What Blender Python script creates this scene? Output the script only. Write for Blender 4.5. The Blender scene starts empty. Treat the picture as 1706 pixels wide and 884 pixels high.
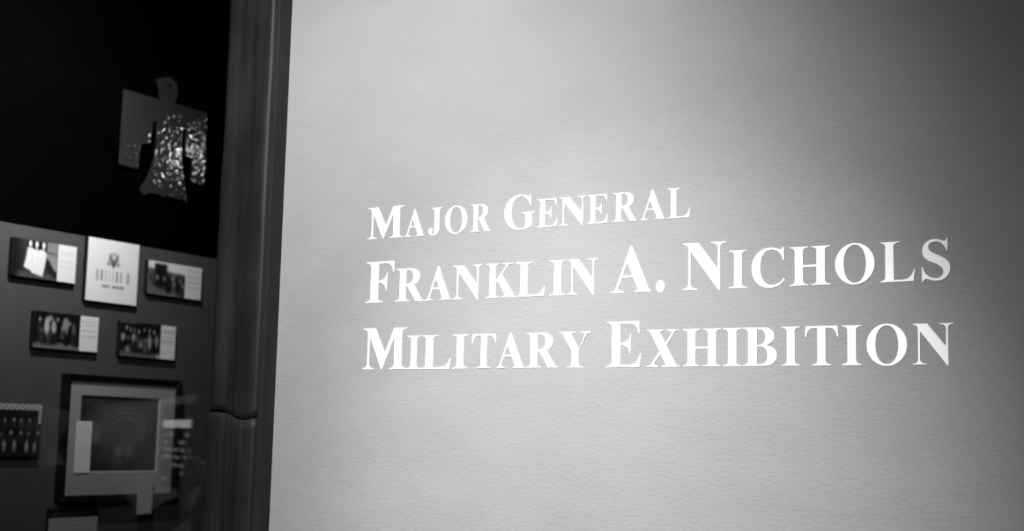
import bpy, bmesh, math, random
from mathutils import Vector, Matrix
from mathutils.geometry import delaunay_2d_cdt
from mathutils import noise as mnoise

random.seed(7)
SC = bpy.context.scene
COL = SC.collection
R = math.radians

# ------------------------------------------------------------------ camera
cd = bpy.data.cameras.new('camera')
cam = bpy.data.objects.new('camera', cd)
COL.objects.link(cam)
YAW, PITCH, ROLL, FPX = 31.6037, 7.2197, 1.3349, 2288.89
_y, _p, _r = R(YAW), R(PITCH), R(ROLL)
fwd = Vector((-math.sin(_y)*math.cos(_p), math.cos(_y)*math.cos(_p), math.sin(_p)))
rgt = Vector((math.cos(_y), math.sin(_y), 0))
upv = rgt.cross(fwd)
r2 = math.cos(_r)*rgt + math.sin(_r)*upv
u2 = -math.sin(_r)*rgt + math.cos(_r)*upv
m = Matrix((r2, u2, -fwd)).transposed().to_4x4()
m.translation = Vector((2.01487, -2.3, 1.6))
cam.matrix_world = m
cd.sensor_fit = 'HORIZONTAL'
cd.sensor_width = 36.0
cd.lens = 36.0*FPX/1706.0
cd.clip_start = 0.05
cd.dof.use_dof = True
cd.dof.focus_distance = 2.62
cd.dof.aperture_fstop = 4.0
SC.camera = cam

# ------------------------------------------------------------------ world, exposure
w = bpy.data.worlds.new('world')
SC.world = w
w.use_nodes = True
bg = w.node_tree.nodes['Background']
bg.inputs[0].default_value = (0.0, 0.0, 0.0, 1)
bg.inputs[1].default_value = 1.0
vs = SC.view_settings
vs.view_transform = 'Standard'
vs.look = 'None'
vs.exposure = 0.0
vs.gamma = 1.0
vs.use_curve_mapping = False

# power (W) of the lamps; each lamp is built with its fixture in track_spotlight() below
W_LETTERS_NARROW = 298.0
W_LETTERS_WIDE = 323.0
W_CASE_WASH = 185.0
W_CASE_BACK = 5.5
W_PARTITION_FILL = 420.0
W_ROOM_FILL = 130.0


# ------------------------------------------------------------------ helpers
def lin(s):
    return s/12.92 if s <= 0.04045 else ((s+0.055)/1.055)**2.4


def tag(o, label=None, cat=None, group=None, kind=None):
    if label: o['label'] = label
    if cat: o['category'] = cat
    if group: o['group'] = group
    if kind: o['kind'] = kind
    return o


def empty(name, loc=(0, 0, 0), rz=0.0, parent=None):
    o = bpy.data.objects.new(name, None)
    o.empty_display_size = 0.05
    COL.objects.link(o)
    o.location = loc
    o.rotation_euler = (0, 0, rz)
    if parent: o.parent = parent
    return o


def obj(name, bm, mat, parent=None, smooth=False, loc=None):
    me = bpy.data.meshes.new(name)
    bmesh.ops.recalc_face_normals(bm, faces=bm.faces[:])
    bm.to_mesh(me)
    bm.free()
    if smooth:
        for p in me.polygons: p.use_smooth = True
    if mat: me.materials.append(mat)
    o = bpy.data.objects.new(name, me)
    COL.objects.link(o)
    if parent: o.parent = parent
    if loc: o.location = loc
    return o


def add_box(bm, a, b, bevel=0.0):
    x0, y0, z0 = a
    x1, y1, z1 = b
    vs_ = [bm.verts.new(c) for c in ((x0, y0, z0), (x1, y0, z0), (x1, y1, z0), (x0, y1, z0),
                                     (x0, y0, z1), (x1, y0, z1), (x1, y1, z1), (x0, y1, z1))]
    fs = [bm.faces.new([vs_[i] for i in q]) for q in
          ((0, 3, 2, 1), (4, 5, 6, 7), (0, 1, 5, 4), (1, 2, 6, 5), (2, 3, 7, 6), (3, 0, 4, 7))]
    if bevel:
        es = list({e for f in fs for e in f.edges})
        bmesh.ops.bevel(bm, geom=es, offset=bevel, segments=2, affect='EDGES', profile=0.6)
    return bm


def box(a, b, bevel=0.0):
    return add_box(bmesh.new(), a, b, bevel)


def add_tube(bm, p0, p1, ra, rb=None, n=20, cap=True):
    p0, p1 = Vector(p0), Vector(p1)
    rb = ra if rb is None else rb
    d = (p1-p0).normalized()
    s = d.cross(Vector((0, 0, 1)))
    if s.length < 1e-4: s = Vector((1, 0, 0))
    s.normalize()
    t = d.cross(s)
    A, B = [], []
    for i in range(n):
        a = 2*math.pi*i/n
        o = math.cos(a)*s + math.sin(a)*t
        A.append(bm.verts.new(p0+o*ra))
        B.append(bm.verts.new(p1+o*rb))
    for i in range(n):
        j = (i+1) % n
        bm.faces.new((A[i], A[j], B[j], B[i]))
    if cap:
        bm.faces.new(A[::-1])
        bm.faces.new(B)
    return bm


# ------------------------------------------------------------------ materials
def new_mat(name):
    mt = bpy.data.materials.new(name)
    mt.use_nodes = True
    nt = mt.node_tree
    return mt, nt, nt.nodes['Principled BSDF']


def plain(name, grey, rough=0.6, metal=0.0, spec=0.5, mottling=0.0, scale=20.0, bump=0.0, bscale=80.0, stretch=None):
    mt, nt, b = new_mat(name)
    L = nt.links.new
    b.inputs['Base Color'].default_value = (grey, grey, grey, 1)
    b.inputs['Roughness'].default_value = rough
    b.inputs['Metallic'].default_value = metal
    b.inputs['Specular IOR Level'].default_value = spec
    tc = nt.nodes.new('ShaderNodeTexCoord')
    src = tc.outputs['Object']
    if stretch:
        mp = nt.nodes.new('ShaderNodeMapping')
        mp.inputs['Scale'].default_value = stretch
        L(src, mp.inputs[0])
        src = mp.outputs[0]
    if mottling:
        n = nt.nodes.new('ShaderNodeTexNoise')
        n.inputs['Scale'].default_value = scale
        n.inputs['Detail'].default_value = 6
        L(src, n.inputs['Vector'])
        cr = nt.nodes.new('ShaderNodeMapRange')
        cr.inputs[1].default_value = 0.3
        cr.inputs[2].default_value = 0.7
        cr.inputs[3].default_value = grey*(1-mottling)
        cr.inputs[4].default_value = grey*(1+mottling)
        L(n.outputs[0], cr.inputs[0])
        cc = nt.nodes.new('ShaderNodeCombineColor')
        for k in range(3): L(cr.outputs[0], cc.inputs[k])
        L(cc.outputs[0], b.inputs['Base Color'])
    if bump:
        n2 = nt.nodes.new('ShaderNodeTexNoise')
        n2.inputs['Scale'].default_value = bscale
        n2.inputs['Detail'].default_value = 4
        L(src, n2.inputs['Vector'])
        bp = nt.nodes.new('ShaderNodeBump')
        bp.inputs['Strength'].default_value = bump
        bp.inputs['Distance'].default_value = 0.004
        L(n2.outputs[0], bp.inputs['Height'])
        L(bp.outputs[0], b.inputs['Normal'])
    return mt


def plaster_mat():
    mt, nt, b = new_mat('painted_plaster')
    L = nt.links.new
    b.inputs['Roughness'].default_value = 0.62
    b.inputs['Specular IOR Level'].default_value = 0.25
    tc = nt.nodes.new('ShaderNodeTexCoord')
    mp = nt.nodes.new('ShaderNodeMapping')
    mp.inputs['Scale'].default_value = (1.0, 1.0, 1.7)
    L(tc.outputs['Object'], mp.inputs[0])
    n1 = nt.nodes.new('ShaderNodeTexNoise')
    n1.inputs['Scale'].default_value = 95
    n1.inputs['Detail'].default_value = 3.5
    n1.inputs['Roughness'].default_value = 0.55
    L(mp.outputs[0], n1.inputs['Vector'])
    n2 = nt.nodes.new('ShaderNodeTexNoise')
    n2.inputs['Scale'].default_value = 9
    n2.inputs['Detail'].default_value = 3
    L(mp.outputs[0], n2.inputs['Vector'])
    mx = nt.nodes.new('ShaderNodeMath')
    mx.operation = 'MULTIPLY_ADD'
    mx.inputs[1].default_value = 1.6
    L(n2.outputs[0], mx.inputs[0])
    L(n1.outputs[0], mx.inputs[2])
    bp = nt.nodes.new('ShaderNodeBump')
    bp.inputs['Strength'].default_value = 0.5
    bp.inputs['Distance'].default_value = 0.0022
    L(mx.outputs[0], bp.inputs['Height'])
    L(bp.outputs[0], b.inputs['Normal'])
    # faint unevenness of the paint
    n3 = nt.nodes.new('ShaderNodeTexNoise')
    n3.inputs['Scale'].default_value = 5
    n3.inputs['Detail'].default_value = 8
    L(mp.outputs[0], n3.inputs['Vector'])
    mr = nt.nodes.new('ShaderNodeMapRange')
    mr.inputs[1].default_value = 0.3
    mr.inputs[2].default_value = 0.7
    mr.inputs[3].default_value = 0.211
    mr.inputs[4].default_value = 0.229
    L(n3.outputs[0], mr.inputs[0])
    cc = nt.nodes.new('ShaderNodeCombineColor')
    for k in range(3): L(mr.outputs[0], cc.inputs[k])
    L(cc.outputs[0], b.inputs['Base Color'])
    return mt


def timber_mat(name, lo, hi):
    mt, nt, b = new_mat(name)
    L = nt.links.new
    b.inputs['Roughness'].default_value = 0.55
    b.inputs['Specular IOR Level'].default_value = 0.2
    tc = nt.nodes.new('ShaderNodeTexCoord')
    mp = nt.nodes.new('ShaderNodeMapping')
    mp.inputs['Scale'].default_value = (38, 38, 1.3)
    L(tc.outputs['Object'], mp.inputs[0])
    n = nt.nodes.new('ShaderNodeTexNoise')
    n.inputs['Scale'].default_value = 1.0
    n.inputs['Detail'].default_value = 7
    n.inputs['Distortion'].default_value = 0.6
    L(mp.outputs[0], n.inputs['Vector'])
    mp2 = nt.nodes.new('ShaderNodeMapping')
    mp2.inputs['Scale'].default_value = (14, 14, 5)
    L(tc.outputs['Object'], mp2.inputs[0])
    n2 = nt.nodes.new('ShaderNodeTexNoise')
    n2.inputs['Scale'].default_value = 1.0
    n2.inputs['Detail'].default_value = 4
    L(mp2.outputs[0], n2.inputs['Vector'])
    mul = nt.nodes.new('ShaderNodeMath')
    mul.operation = 'MULTIPLY'
    L(n.outputs[0], mul.inputs[0])
    L(n2.outputs[0], mul.inputs[1])
    mr = nt.nodes.new('ShaderNodeMapRange')
    mr.inputs[1].default_value = 0.15
    mr.inputs[2].default_value = 0.42
    mr.inputs[3].default_value = lo
    mr.inputs[4].default_value = hi
    L(mul.outputs[0], mr.inputs[0])
    cc = nt.nodes.new('ShaderNodeCombineColor')
    for k in range(3): L(mr.outputs[0], cc.inputs[k])
    L(cc.outputs[0], b.inputs['Base Color'])
    bp = nt.nodes.new('ShaderNodeBump')
    bp.inputs['Strength'].default_value = 0.35
    bp.inputs['Distance'].default_value = 0.003
    L(mul.outputs[0], bp.inputs['Height'])
    L(bp.outputs[0], b.inputs['Normal'])
    return mt


def hammered_mat():
    mt, nt, b = new_mat('hammered_metal')
    L = nt.links.new
    b.inputs['Base Color'].default_value = (0.028, 0.028, 0.028, 1)
    b.inputs['Specular IOR Level'].default_value = 0.9
    b.inputs['Roughness'].default_value = 0.06
    tc = nt.nodes.new('ShaderNodeTexCoord')
    v = nt.nodes.new('ShaderNodeTexVoronoi')
    v.feature = 'SMOOTH_F1'
    v.inputs['Scale'].default_value = 62
    L(tc.outputs['Object'], v.inputs['Vector'])
    n = nt.nodes.new('ShaderNodeTexNoise')
    n.inputs['Scale'].default_value = 110
    n.inputs['Detail'].default_value = 2
    L(tc.outputs['Object'], n.inputs['Vector'])
    ad = nt.nodes.new('ShaderNodeMath')
    ad.operation = 'ADD'
    ad.operation = 'MULTIPLY_ADD'
    ad.inputs[1].default_value = 0.35
    L(n.outputs[0], ad.inputs[0])
    L(v.outputs['Distance'], ad.inputs[2])
    bp = nt.nodes.new('ShaderNodeBump')
    bp.inputs['Strength'].default_value = 0.24
    bp.inputs['Distance'].default_value = 0.0035
    L(ad.outputs[0], bp.inputs['Height'])
    L(bp.outputs[0], b.inputs['Normal'])
    return mt


def glass_mat():
    mt, nt, b = new_mat('added_tint_glass')
    nt.nodes.remove(b)
    L = nt.links.new
    out = nt.nodes['Material Output']
    tr = nt.nodes.new('ShaderNodeBsdfTransparent')
    tr.inputs[0].default_value = (0.66, 0.66, 0.66, 1)    # smoke tint added to dim wall-lamp spill into the display room
    gl = nt.nodes.new('ShaderNodeBsdfGlossy')
    gl.inputs['Roughness'].default_value = 0.0
    # Schlick reflectance of one glass surface, the same from either side
    ge = nt.nodes.new('ShaderNodeNewGeometry')
    dt = nt.nodes.new('ShaderNodeVectorMath')
    dt.operation = 'DOT_PRODUCT'
    L(ge.outputs['Normal'], dt.inputs[0])
    L(ge.outputs['Incoming'], dt.inputs[1])

    def mth(op, a, b=None):
        n = nt.nodes.new('ShaderNodeMath')
        n.operation = op
        for k, v in enumerate((a, b)):
            if v is None: continue
            if isinstance(v, (int, float)): n.inputs[k].default_value = v
            else: L(v, n.inputs[k])
        return n.outputs[0]
    f5 = mth('POWER', mth('SUBTRACT', 1.0, mth('ABSOLUTE', dt.outputs['Value'])), 5.0)
    fr = mth('ADD', mth('MULTIPLY', f5, 0.96), 0.04)
    mx = nt.nodes.new('ShaderNodeMixShader')
    L(fr, mx.inputs[0])
    L(tr.outputs[0], mx.inputs[1])
    L(gl.outputs[0], mx.inputs[2])
    L(mx.outputs[0], out.inputs['Surface'])
    return mt


def print_mat():
    mt, nt, b = new_mat('printed_paper')
    a = nt.nodes.new('ShaderNodeAttribute')
    a.attribute_name = 'print'
    nt.links.new(a.outputs['Color'], b.inputs['Base Color'])
    b.inputs['Roughness'].default_value = 0.55
    b.inputs['Specular IOR Level'].default_value = 0.3
    return mt


def emit_mat(name, s):
    mt, nt, b = new_mat(name)
    b.inputs['Base Color'].default_value = (0.02, 0.02, 0.02, 1)
    b.inputs['Emission Color'].default_value = (1, 1, 1, 1)
    b.inputs['Emission Strength'].default_value = s
    return mt


M = {
    'plaster': plaster_mat(),
    'vinyl': plain('white_vinyl', 0.88, 0.5, spec=0.3, mottling=0.02, scale=60),
    'timber': timber_mat('dark_timber', 0.005, 0.016),
    'strip': timber_mat('dark_strip', 0.012, 0.02),
    'glass': glass_mat(),
    'black_wall': plain('black_paint', 0.001, 0.9, spec=0.0, mottling=0.2, scale=6),
    'panel': plain('grey_fabric_panel', 0.076, 0.9, spec=0.1, mottling=0.06, scale=14, bump=0.15, bscale=300),
    'dark_room': plain('dark_room_paint', 0.03, 0.85, spec=0.1, mottling=0.1, scale=3),
    'dark_floor': plain('dark_carpet', 0.02, 0.95, spec=0.05, mottling=0.3, scale=120),
    'foam': plain('black_foam_board', 0.01, 0.8, spec=0.2, mottling=0.1),
    'frame': plain('black_frame_lacquer', 0.006, 0.35, spec=0.3, mottling=0.2, scale=30),
    'mat_board': plain('grey_mat_board', 0.34, 0.9, spec=0.1, mottling=0.04, scale=40),
    'card': plain('white_card', 0.80, 0.7, spec=0.2, mottling=0.05, scale=30),
    'grey_card': plain('pale_card', 0.40, 0.7, spec=0.2, mottling=0.05, scale=30),
    'print': print_mat(),
    'hammered': hammered_mat(),
    'black_metal': plain('black_metal', 0.02, 0.45, metal=0.3, mottling=0.1),
    'skin': plain('skin', 0.52, 0.55, mottling=0.06, scale=18),
    'hair': plain('dark_hair', 0.02, 0.6, mottling=0.3, scale=60, stretch=(1, 1, 0.2)),
    'jacket': plain('dark_jacket_cloth', 0.03, 0.9, mottling=0.15, scale=40),
    'trousers': plain('dark_trouser_cloth', 0.02, 0.9, mottling=0.15, scale=40),
    'shoe': plain('shoe_leather', 0.012, 0.4, mottling=0.1),
    'eye': plain('eye_dark', 0.03, 0.2),
    'partition': plain('partition_fabric', 0.2, 0.9, spec=0.1, mottling=0.08, scale=20),
    'screen_bar': emit_mat('lit_header', 4.0),
    'screen_row': emit_mat('lit_rows', 1.1),
}

# ------------------------------------------------------------------ setting
HC = 3.25          # ceiling height
GX0, GX1, GZ0, GZ1 = -1.45, -0.10, 0.85, 2.98      # window opening in the lettered wall
XS = -1.5          # face of the display room's left wall


def struct(name, bm, mat, parent=None):
    o = obj(name, bm, mat, parent)
    if parent is None: o['kind'] = 'structure'
    return o


bm = bmesh.new()
add_box(bm, (GX1, 0, 0), (4.2, 0.12, HC))
add_box(bm, (GX0, 0, GZ1), (GX1, 0.12, HC))
add_box(bm, (GX0, 0, 0), (GX1, 0.12, GZ0))
add_box(bm, (-5.2, 0, 0), (GX0, 0.12, HC))
struct('wall_front', bm, M['plaster'])
struct('floor', box((-5.3, -6.2, -0.1), (4.3, 4.2, 0)), M['dark_floor'])
struct('ceiling', box((-5.3, -6.2, HC), (4.3, 4.2, HC+0.1)), M['dark_room'])
struct('wall_back', box((-5.3, -6.2, 0), (4.3, -6.1, HC)), M['dark_room'])
struct('wall_left', box((-5.3, -6.1, 0), (-5.2, 0.12, HC)), M['dark_room'])
struct('wall_right', box((4.2, -6.1, 0), (4.3, 0.12, HC)), M['dark_room'])
# display room behind the window
struct('wall_display_left', box((XS-0.13, 0.12, 0), (XS-0.025, 4.0, HC)), M['black_wall'])
struct('wall_display_back', box((XS-0.12, 4.0, 0), (2.4, 4.1, HC)), M['black_wall'])
struct('wall_display_right', box((2.3, 0.12, 0), (2.4, 4.0, HC)), M['black_wall'])

# grey lower lining of the display room's left wall
lining = obj('display_panel', box((XS-0.02, 0.13, 0.0), (XS, 3.98, 2.226), 0.002), M['panel'])
tag(lining, 'grey fabric covered display panel behind the photographs, under the black upper wall', 'panel')

# ------------------------------------------------------------------ window with rough timber frame
win = empty('window_1', (0, 0, 0))
win['kind'] = 'structure'


def rough_timber(z0, z1, x0, x1, y0, y1, seed, nz=90, nx=14, top=None, bottom=None, wane=0.004):
    """hewn post: grid front with shallow adze hollows, rounded right arris, wavy ends"""
    bm = bmesh.new()
    rows = []
    for j in range(nz+1):
        t = j/nz
        row = []
        for i in range(nx+1):
            s = i/nx
            x = x0+(x1-x0)*s
            zt = z1+(top(s) if top else 0)
            zb = z0+(bottom(s) if bottom else 0)
            z = zb+(zt-zb)*t
            if i == 0: x += wane*(mnoise.noise((seed, z*3.1, 0))+0.6*mnoise.noise((seed, z*9, 3)))
            d = 0.0022*mnoise.noise((x*16+seed, z*4.5, 1.7))+0.0010*mnoise.noise((x*60, z*7+seed, 5))
            e = min(s, 1-s)*(x1-x0)
            if e < 0.012: d += 0.0042*(1-e/0.012)**2
            row.append(bm.verts.new((x, y0+d, z)))
        # sides to the wall
        row.insert(0, bm.verts.new((row[0].co.x, y1, row[0].co.z)))
        row.append(bm.verts.new((row[-1].co.x, y1, row[-1].co.z)))
        rows.append(row)
    for j in range(nz):
        for i in range(len(rows[0])-1):
            bm.faces.new((rows[j][i], rows[j][i+1], rows[j+1][i+1], rows[j+1][i]))
    bm.faces.new(rows[0][::-1])
    bm.faces.new(rows[-1])
    bk = [r_[0] for r_ in rows]+[r_[-1] for r_ in rows[::-1]]
    bm.faces.new(bk)
    return bm


TD = 0.042
jz = 1.640
joint = lambda s: 0.010*math.sin(s*6.0+0.3)-0.004*s
obj('frame_post', rough_timber(jz+0.002, 3.1, -0.154, -0.0165, -TD, 0.0, 3.0, bottom=joint), M['timber'], win, True)
lower = obj('frame_post', rough_timber(GZ0-0.14, jz-0.003, -0.158, -0.0168, -TD-0.0015, 0.0, 9.0, nz=50, top=joint), M['timber'], win, True)
obj('casing_strip', box((-0.0130, -TD+0.001, GZ0-0.14), (0.0, 0.0, 3.1), 0.0012), M['strip'], win)
obj('casing_backing', box((-0.0165, -0.02, GZ0-0.14), (-0.0130, 0.0, 3.1)), M['frame'], win)
obj('frame_post', rough_timber(GZ0-0.14, 3.1, -1.62, -1.44, -TD, 0.0, 5.0), M['timber'], win, True)
obj('frame_head', box((-1.44, -TD, 2.96), (-0.154, 0.0, 3.1), 0.006), M['timber'], win)
obj('frame_sill', box((-1.44, -TD-0.02, GZ0-0.14), (-0.164, 0.0, GZ0+0.02), 0.006), M['timber'], win)
obj('glass_pane', box((GX0+0.001, 0.030, GZ0+0.001), (GX1-0.001, 0.036, GZ1-0.001)), M['glass'], win)

# ------------------------------------------------------------------ serif capitals, drawn stroke by stroke
def quad(p, c, q, n=8):
    return [((1-t)**2*p[0]+2*t*(1-t)*c[0]+t*t*q[0], (1-t)**2*p[1]+2*t*(1-t)*c[1]+t*t*q[1]) for t in [k/n for k in range(1, n+1)]]


def cub(p, a, b, q, n=12):
    o = []
    for k in range(1, n+1):
        t = k/n
        s = 1-t
        o.append(tuple(s**3*p[i]+3*s*s*t*a[i]+3*s*t*t*b[i]+t**3*q[i] for i in (0, 1)))
    return o


def path(txt):
    """'x,y' moves/lines, 'c x,y x,y x,y' cubic, 'q x,y x,y' quadratic"""
    tk = txt.split()
    P = []
    i = 0
    g = lambda s: tuple(float(v) for v in s.split(','))
    while i < len(tk):
        if tk[i] == 'c':
            P += cub(P[-1], g(tk[i+1]), g(tk[i+2]), g(tk[i+3]))
            i += 4
        elif tk[i] == 'q':
            P += quad(P[-1], g(tk[i+1]), g(tk[i+2]))
            i += 3
        else:
            P.append(g(tk[i]))
            i += 1
    return P


def rect(a, b, c, d): return [(a, b), (c, b), (c, d), (a, d)]


def foot(xl, xr, a, b, h=21):
    """bracketed serif on the baseline; a, b: where the brackets meet the stroke"""
    P = [(xl, 0), (xr, 0), (xr, h)]
    if xr > b[0]+1: P += quad((xr, h), (b[0]+4, h+4), b)
    else: P.append(b)
    P.append(a)
    if xl < a[0]-1: P += quad(a, (a[0]-4, h+4), (xl, h))
    else: P.append((xl, h))
    return P


def head(xl, xr, a, b, h=21):
    return [(x, 676-y) for x, y in foot(xl, xr, (a[0], 676-a[1]), (b[0], 676-b[1]), h)]


def stem(a, b, xl, xr, tl=None, tr=None, br=82):
    tl = xl if tl is None else tl
    tr = xr if tr is None else tr
    return [rect(a, 0, b, 676), foot(xl, xr, (a, br), (b, br)), head(tl, tr, (a, 676-br), (b, 676-br))]


KA = 0.5523


def half_ring(cx, cy, rx, ry, ix, iy, side, sx=0):
    s = side
    P = [(cx, cy+ry)]
    P += cub(P[-1], (cx+s*rx*KA, cy+ry), (cx+s*rx, cy+ry*KA), (cx+s*rx, cy), 16)
    P += cub(P[-1], (cx+s*rx, cy-ry*KA), (cx+s*rx*KA, cy-ry), (cx, cy-ry), 16)
    P += [(cx, cy-iy)]
    P += cub(P[-1], (cx+s*ix*.60, cy-iy), (cx+s*ix, cy-iy*.60), (cx+s*ix, cy), 16)
    P += cub(P[-1], (cx+s*ix, cy+iy*.60), (cx+s*ix*.60, cy+iy), (cx, cy+iy), 16)
    return P


def circ(cx, cy, r, n=28): return [(cx+r*math.cos(2*math.pi*k/n), cy+r*math.sin(2*math.pi*k/n)) for k in range(n)]


def crop5(txt):
    """the S was measured off an upright drawing 420 by 650"""
    def f(s):
        x, y = (float(v) for v in s.split(','))
        return '%.1f,%.1f' % ((x-665)/420*478+35, (775-y)/650*711-19)
    return path(' '.join(t if t in 'cq' else f(t) for t in txt.split()))


G = {}
G['I'] = stem(116, 274, 20, 370)
G['H'] = stem(113, 271, 21, 363)+stem(509, 667, 417, 759)+[rect(260, 318, 520, 358)]
G['A'] = [path('257,500 330,690 362,690 640,70 600,18 475,18 450,70'),
          path('72,18 120,18 285,437 257,500'),
          rect(195, 218, 395, 256),
          path('9,0 232,0 232,20 q 146,24 140,66 90,66 q 66,22 9,20'),
          path('400,0 689,0 689,20 q 655,24 638,76 448,76 q 470,24 400,20')]
G['J'] = [rect(182, 120, 340, 676), head(88, 420, (182, 594), (340, 594)),
          path('340,200 c 340,50 270,-18 160,-18 c 60,-18 0,40 0,110 c 0,162 40,187 80,187 c 122,187 142,155 142,125 c 142,95 116,85 116,60 c 116,36 135,20 155,20 c 182,20 182,70 182,200')]
G['O'] = [half_ring(389, 336, 354, 355, 192, 318, 1), half_ring(389, 336, 354, 355, 192, 318, -1)]
G['C'] = [path('662,691 662,455 638,455 c 618,570 540,652 425,652 c 300,652 222,540 222,340 c 222,150 305,38 440,38 c 530,38 600,78 655,150 680,130 c 625,40 530,-19 395,-19 c 190,-19 49,130 49,335 c 49,545 200,691 400,691 c 480,691 540,668 585,655 c 612,648 628,660 640,691')]
G['G'] = [path('648,691 648,455 624,455 c 600,575 520,652 415,652 c 290,652 210,540 210,335 c 210,130 290,18 430,18 c 470,18 510,30 522,48 522,240 c 522,295 505,308 430,311 430,331 755,331 755,311 c 695,308 680,295 680,240 680,55 c 610,5 520,-19 420,-19 c 180,-19 37,130 37,335 c 37,545 190,691 395,691 c 475,691 535,668 578,655 c 600,648 615,660 625,691')]
G['S'] = [crop5('1052,125 1045,328 1030,328 c 1000,215 930,175 865,178 c 800,180 772,215 772,250 c 772,310 840,340 900,370 c 1010,425 1085,470 1085,570 c 1085,690 1000,768 880,768 c 820,768 770,740 735,735 c 715,732 700,750 685,775 668,775 668,545 685,545 c 705,640 770,720 870,720 c 935,720 975,680 975,630 c 975,560 900,520 830,490 c 740,455 675,410 675,310 c 675,200 760,130 865,130 c 920,130 965,165 1000,165 c 1018,165 1028,145 1035,125')]
_left = [path('16,0 110,0 150,0 150,96 110,96 q 110,24 16,21'), path('16,676 16,655 q 110,652 110,580 150,580 150,676')]
_mid = lambda x: path('250,362 c 370,362 %d,405 %d,492 %d,492 %d,196 %d,196 c %d,280 370,325 250,325' % (x-26, x-16, x, x-6, x-22, x-30))
_top = lambda x: path('110,676 %d,676 %d,495 %d,495 c %d,600 %d,640 400,640 110,640' % (x-4, x, x-24, x-38, x-85))
_bot = lambda x: path('110,0 %d,0 %d,205 %d,205 c %d,90 %d,38 400,38 110,38' % (x-26, x, x-24, x-62, x-115))
G['E'] = [rect(110, 0, 268, 676)]+_left+[_mid(455), _top(606), _bot(641)]
G['F'] = [rect(110, 0, 268, 676), foot(16, 366, (110, 82), (268, 82)), _left[1], _mid(448), _top(583)]
G['L'] = [rect(112, 0, 270, 676), head(19, 372, (112, 594), (270, 594)), _left[0], _bot(638)]
G['K'] = stem(122, 280, 30, 372)+[path('270,258 270,325 548,650 612,650'), path('318,352 425,470 735,60 735,18 535,18 505,62'),
          head(440, 715, (530, 622), (590, 622)), path('425,0 769,0 769,20 q 735,24 710,94 490,94 q 525,26 425,20')]
G['M'] = [path('108,600 118,676 272,676 480,262 426,0 404,0 152,552'), rect(110, 0, 152, 640), foot(14, 248, (110, 84), (152, 84)),
          path('14,676 14,655 q 104,652 110,590 180,590 180,676'),
          path('404,0 428,0 670,548 690,676 648,676 470,258'), rect(664, 0, 822, 676), foot(575, 911, (664, 82), (822, 82)),
          path('648,676 921,676 921,655 q 826,652 822,594 664,594')]
G['N'] = [path('22,676 270,676 572,296 614,296 614,-18 588,-18 150,548 108,548 108,590 q 100,652 22,655'), rect(108, 0, 150, 600),
          foot(16, 252, (108, 84), (150, 84)), rect(572, 20, 614, 676), head(469, 701, (572, 592), (614, 592))]
G['R'] = [rect(118, 0, 276, 676), foot(26, 368, (118, 82), (276, 82)), path('26,676 26,655 q 118,652 118,594 160,594 160,676'),
          path('200,676 370,676 c 520,676 610,612 610,504 c 610,400 530,335 400,325 200,325 200,362 276,362 c 395,362 440,412 440,502 c 440,595 405,640 320,640 200,640'),
          path('285,352 470,345 655,50 q 680,20 715,20 715,0 512,0')]
G['T'] = [rect(255, 0, 413, 660), foot(158, 510, (255, 82), (413, 82)),
          path('31,488 54,488 c 72,590 112,638 210,638 458,638 c 560,638 596,590 612,488 636,488 630,676 38,676')]
G['X'] = [path('75,658 280,658 640,18 430,18'), path('88,18 150,18 350,290 318,330'), path('365,372 398,330 610,658 555,658'),
          path('28,676 372,676 372,656 q 285,652 300,606 105,606 q 85,652 28,656'), path('345,0 699,0 699,20 q 640,24 612,70 402,70 q 425,24 345,20'),
          foot(16, 262, (122, 70), (184, 70)), head(440, 672, (523, 608), (578, 608))]
G['Y'] = [path('72,656 272,656 441,340 441,240 283,240 283,310'), rect(283, 0, 441, 300), foot(185, 540, (283, 82), (441, 82)),
          path('400,262 441,330 626,656 580,656'), path('15,676 356,676 356,656 q 268,652 284,618 92,618 q 72,652 15,656'), head(475, 699, (562, 622), (606, 622))]
G['B'] = [rect(110, 0, 268, 676)]+_left+[path('150,676 350,676 c 490,676 572,622 572,522 c 572,430 500,368 370,345 200,335 200,372 300,372 c 375,372 412,430 412,510 c 412,592 372,640 300,640 150,640'),
          path('200,372 380,368 c 540,352 619,292 619,185 c 619,70 530,0 370,0 150,0 150,36 310,36 c 405,36 452,92 452,190 c 452,290 400,336 300,336 200,336')]
G['.'] = [circ(125, 72, 94)]


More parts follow.
